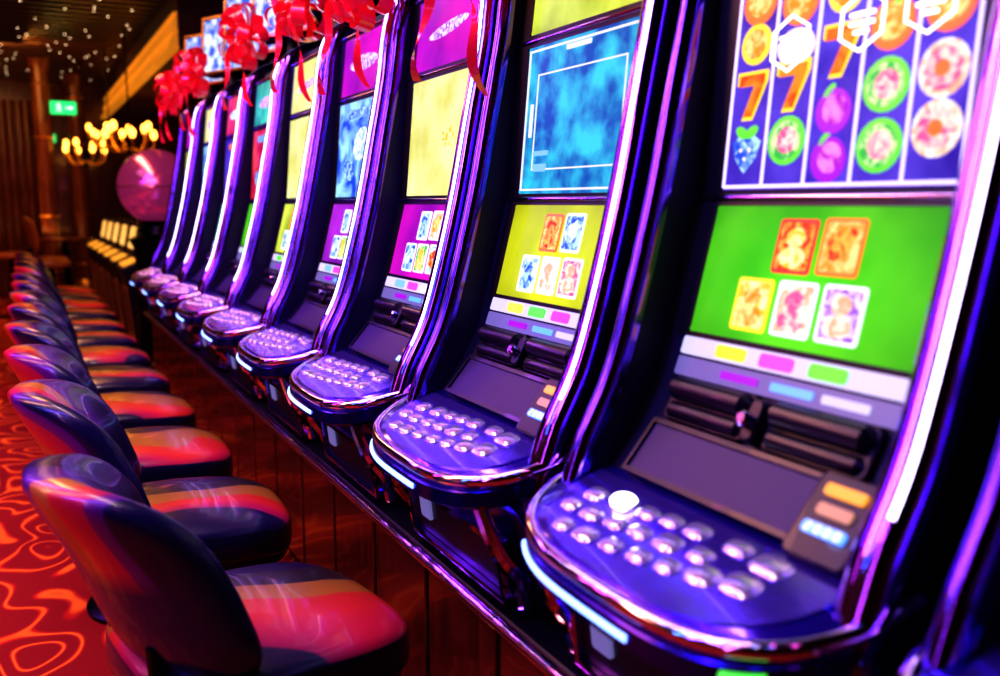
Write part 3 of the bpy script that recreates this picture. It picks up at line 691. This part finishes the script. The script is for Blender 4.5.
def far_table(par):
    bm = bmesh.new(); lathe(bm, [(.28, .83), (.29, .845), (.29, .86), (.28, .87)], seg=28); build('table_top', bm, M['curtain'], par)
    bm = bmesh.new(); lathe(bm, [(.04, .03), (.035, .2), (.035, .83)], seg=12); build('pole', bm, M['black'], par)
    bm = bmesh.new(); lathe(bm, [(.25, 0), (.25, .015), (.05, .03)], seg=24); build('base', bm, M['black'], par)
ft = thing('bar_table', 'small round dark wood bar table near the back wall', 'table', (.42, 11.2, 0)); far_table(ft)
def stool(par):
    bm = bmesh.new(); superell(bm, .18, .18, .04, .5, .9, lambda x, y, z: Vector((x, y, z+.68)), 20, 10); build('seat', bm, M['orangeleather'], par)
    bm = bmesh.new(); superell(bm, .19, .17, .025, .6, .6, lambda x, y, z: Vector((-.17+z+.05*(x/.19)**2-.12*y, x, .95+y)), 20, 10); build('backrest', bm, M['orangeleather'], par)
    bm = bmesh.new(); lathe(bm, [(.03, .02), (.03, .64)], seg=12); build('pole', bm, M['black'], par)
    bm = bmesh.new(); lathe(bm, [(.2, 0), (.2, .012), (.04, .02)], seg=24); build('base', bm, M['black'], par)
    for s in (-1, 1):
        bm = bmesh.new(); tube(bm, crom([(-.08, s*.1, .655), (-.17, s*.1, .70), (-.165, s*.1, .85)], 4), .012, 6); build('back_post', bm, M['black'], par)
M['orangeleather'] = mat('amber_leather', (.40, .13, .025), .35, coat=.3)
s0 = thing('bar_stool', '', 'stool'); stool(s0)
for k, (x, y, r, lab) in enumerate(((.22, 9.55, .1, 'amber leather bar stool just beyond the last striped chair'), (.22, 10.2, .0, 'amber leather bar stool, second beyond the last striped chair'), (-.12, 11.3, .0, 'amber leather bar stool left of the small bar table'))):
    q = s0 if k == 0 else copy_tree(s0); q.location = (x, y, 0); q.rotation_euler = (0, 0, r); tag(q, lab, 'stool', 'amber bar stools')

# ceiling star lights, and unseen coloured lights added over the aisle for glints in the chrome
bm = bmesh.new(); lathe(bm, [(.005, -.007), (.006, -.004), (.007, 0)], seg=8); s0 = build('ceiling_light', bm, M['star'])
pos = []
while len(pos) < 150:
    p = (random.uniform(-1.3, 1.1), random.uniform(6.8, 13.6))
    if all((p[0]-q[0])**2+(p[1]-q[1])**2 > .02 for q in pos): pos.append(p)
for k, p in enumerate(pos):
    o = s0 if k == 0 else s0.copy()
    if k: C.objects.link(o)
    o.location = (p[0], p[1], 2.999 if p[0] < -.3 else 2.88)
    tag(o, 'tiny warm white star light set in the dark ceiling', 'ceiling light', 'star lights in the dark ceiling')
for mi, (cn, cc) in enumerate((('pink', (1., .15, .6)), ('blue', (.15, .4, 1.)), ('white', (1., .85, .95)))):
    ms = glow('glint_'+cn, cc, 26.); bm = bmesh.new(); lathe(bm, [(.03, -.03), (.045, -.02), (.05, 0)], seg=12); base = build('added_glint_light', bm, ms)
    for k in range(11):
        o = base if k == 0 else base.copy()
        if k: C.objects.link(o)
        o.location = (-.25-.42*mi+(k % 2)*.12, .1+.6*k+.2*mi, 2.999)
        if o.location.x > -.3 and o.location.y > 5: o.location.x = -.45
        tag(o, 'small round %s light added out of view above the aisle for chrome glints' % cn, 'ceiling light', cn+' lights added out of view for chrome glints')

# ---------------------------------------------------------------- lamps
def area(loc, tgt, sx, sy, col, w):
    l = bpy.data.lights.new('area', 'AREA'); l.shape = 'RECTANGLE'; l.size = sx; l.size_y = sy; l.color = col; l.energy = w
    o = bpy.data.objects.new('area_lamp', l); C.objects.link(o); o.location = loc
    o.rotation_euler = (Vector(tgt)-Vector(loc)).to_track_quat('-Z', 'Y').to_euler(); return o
area((-.5, 1.6, 2.7), (.9, 1.6, .9), .18, 2.6, (.18, .08, 1.), 48)
area((-.4, 5.0, 2.7), (.9, 4.8, .9), .18, 2.6, (.42, .07, 1.), 40)
area((-1.6, .6, 1.7), (1.0, 2.0, .8), .05, 1.4, (1., .25, .85), 4.5)
area((-1.0, 3.4, 2.3), (1.0, 3.0, 1.0), .05, 2.4, (1., .10, .70), 7)  # narrow unseen lamp added to put magenta streaks in the chrome
area((-1.3, 2.0, 2.5), (1.0, 2.0, 1.0), .05, 2.0, (.10, .35, 1.), 9)  # its blue counterpart, likewise added for streaks in the chrome
area((.2, 2.6, 2.9), (.2, 2.6, 0), .12, 2.4, (1., .66, .62), 20)
area((.2, 6.8, 2.85), (.2, 6.8, 0), .3, 3.0, (1., .45, .2), 34)
area((-.4, 11, 2.85), (.3, 12.5, .8), 1.5, 2.5, (1., .42, .10), 55)
area((.0, 12.2, .9), (.2, 12.4, 3.), 1.2, 1.2, (1., .42, .12), 8)
area((.75, 10.5, 2.2), (1.2, 10.5, 2.6), .1, 4.0, (1., .45, .10), 16)
area((-.9, 1.2, 2.2), (-.1, 2.6, .1), .16, .8, (.7, .35, .9), 7)
area((-1.4, 3.2, 2.6), (-.6, 3.0, 0), .4, 2.5, (1., .42, .22), 48)
w = bpy.data.worlds.new('world'); S.world = w; w.use_nodes = True
w.node_tree.nodes['Background'].inputs[0].default_value = (.04, .01, .10, 1); w.node_tree.nodes['Background'].inputs[1].default_value = .1

# ---------------------------------------------------------------- camera
f = 900.; hor = 203.; vx = 20.
phi = math.atan((338-hor)/f); th = math.atan((500-vx)/f*math.cos(phi))
cd = bpy.data.cameras.new('camera'); cam = bpy.data.objects.new('camera', cd); C.objects.link(cam)
cd.sensor_width = 36; cd.lens = 36*f/1000; cd.clip_start = .02
cam.location = (0, 0, 1.25)
cam.rotation_euler = Vector((math.sin(th)*math.cos(phi), math.cos(th)*math.cos(phi), -math.sin(phi))).to_track_quat('-Z', 'Y').to_euler()
cd.dof.use_dof = True; cd.dof.focus_distance = 2.1; cd.dof.aperture_fstop = 2.3
S.camera = cam
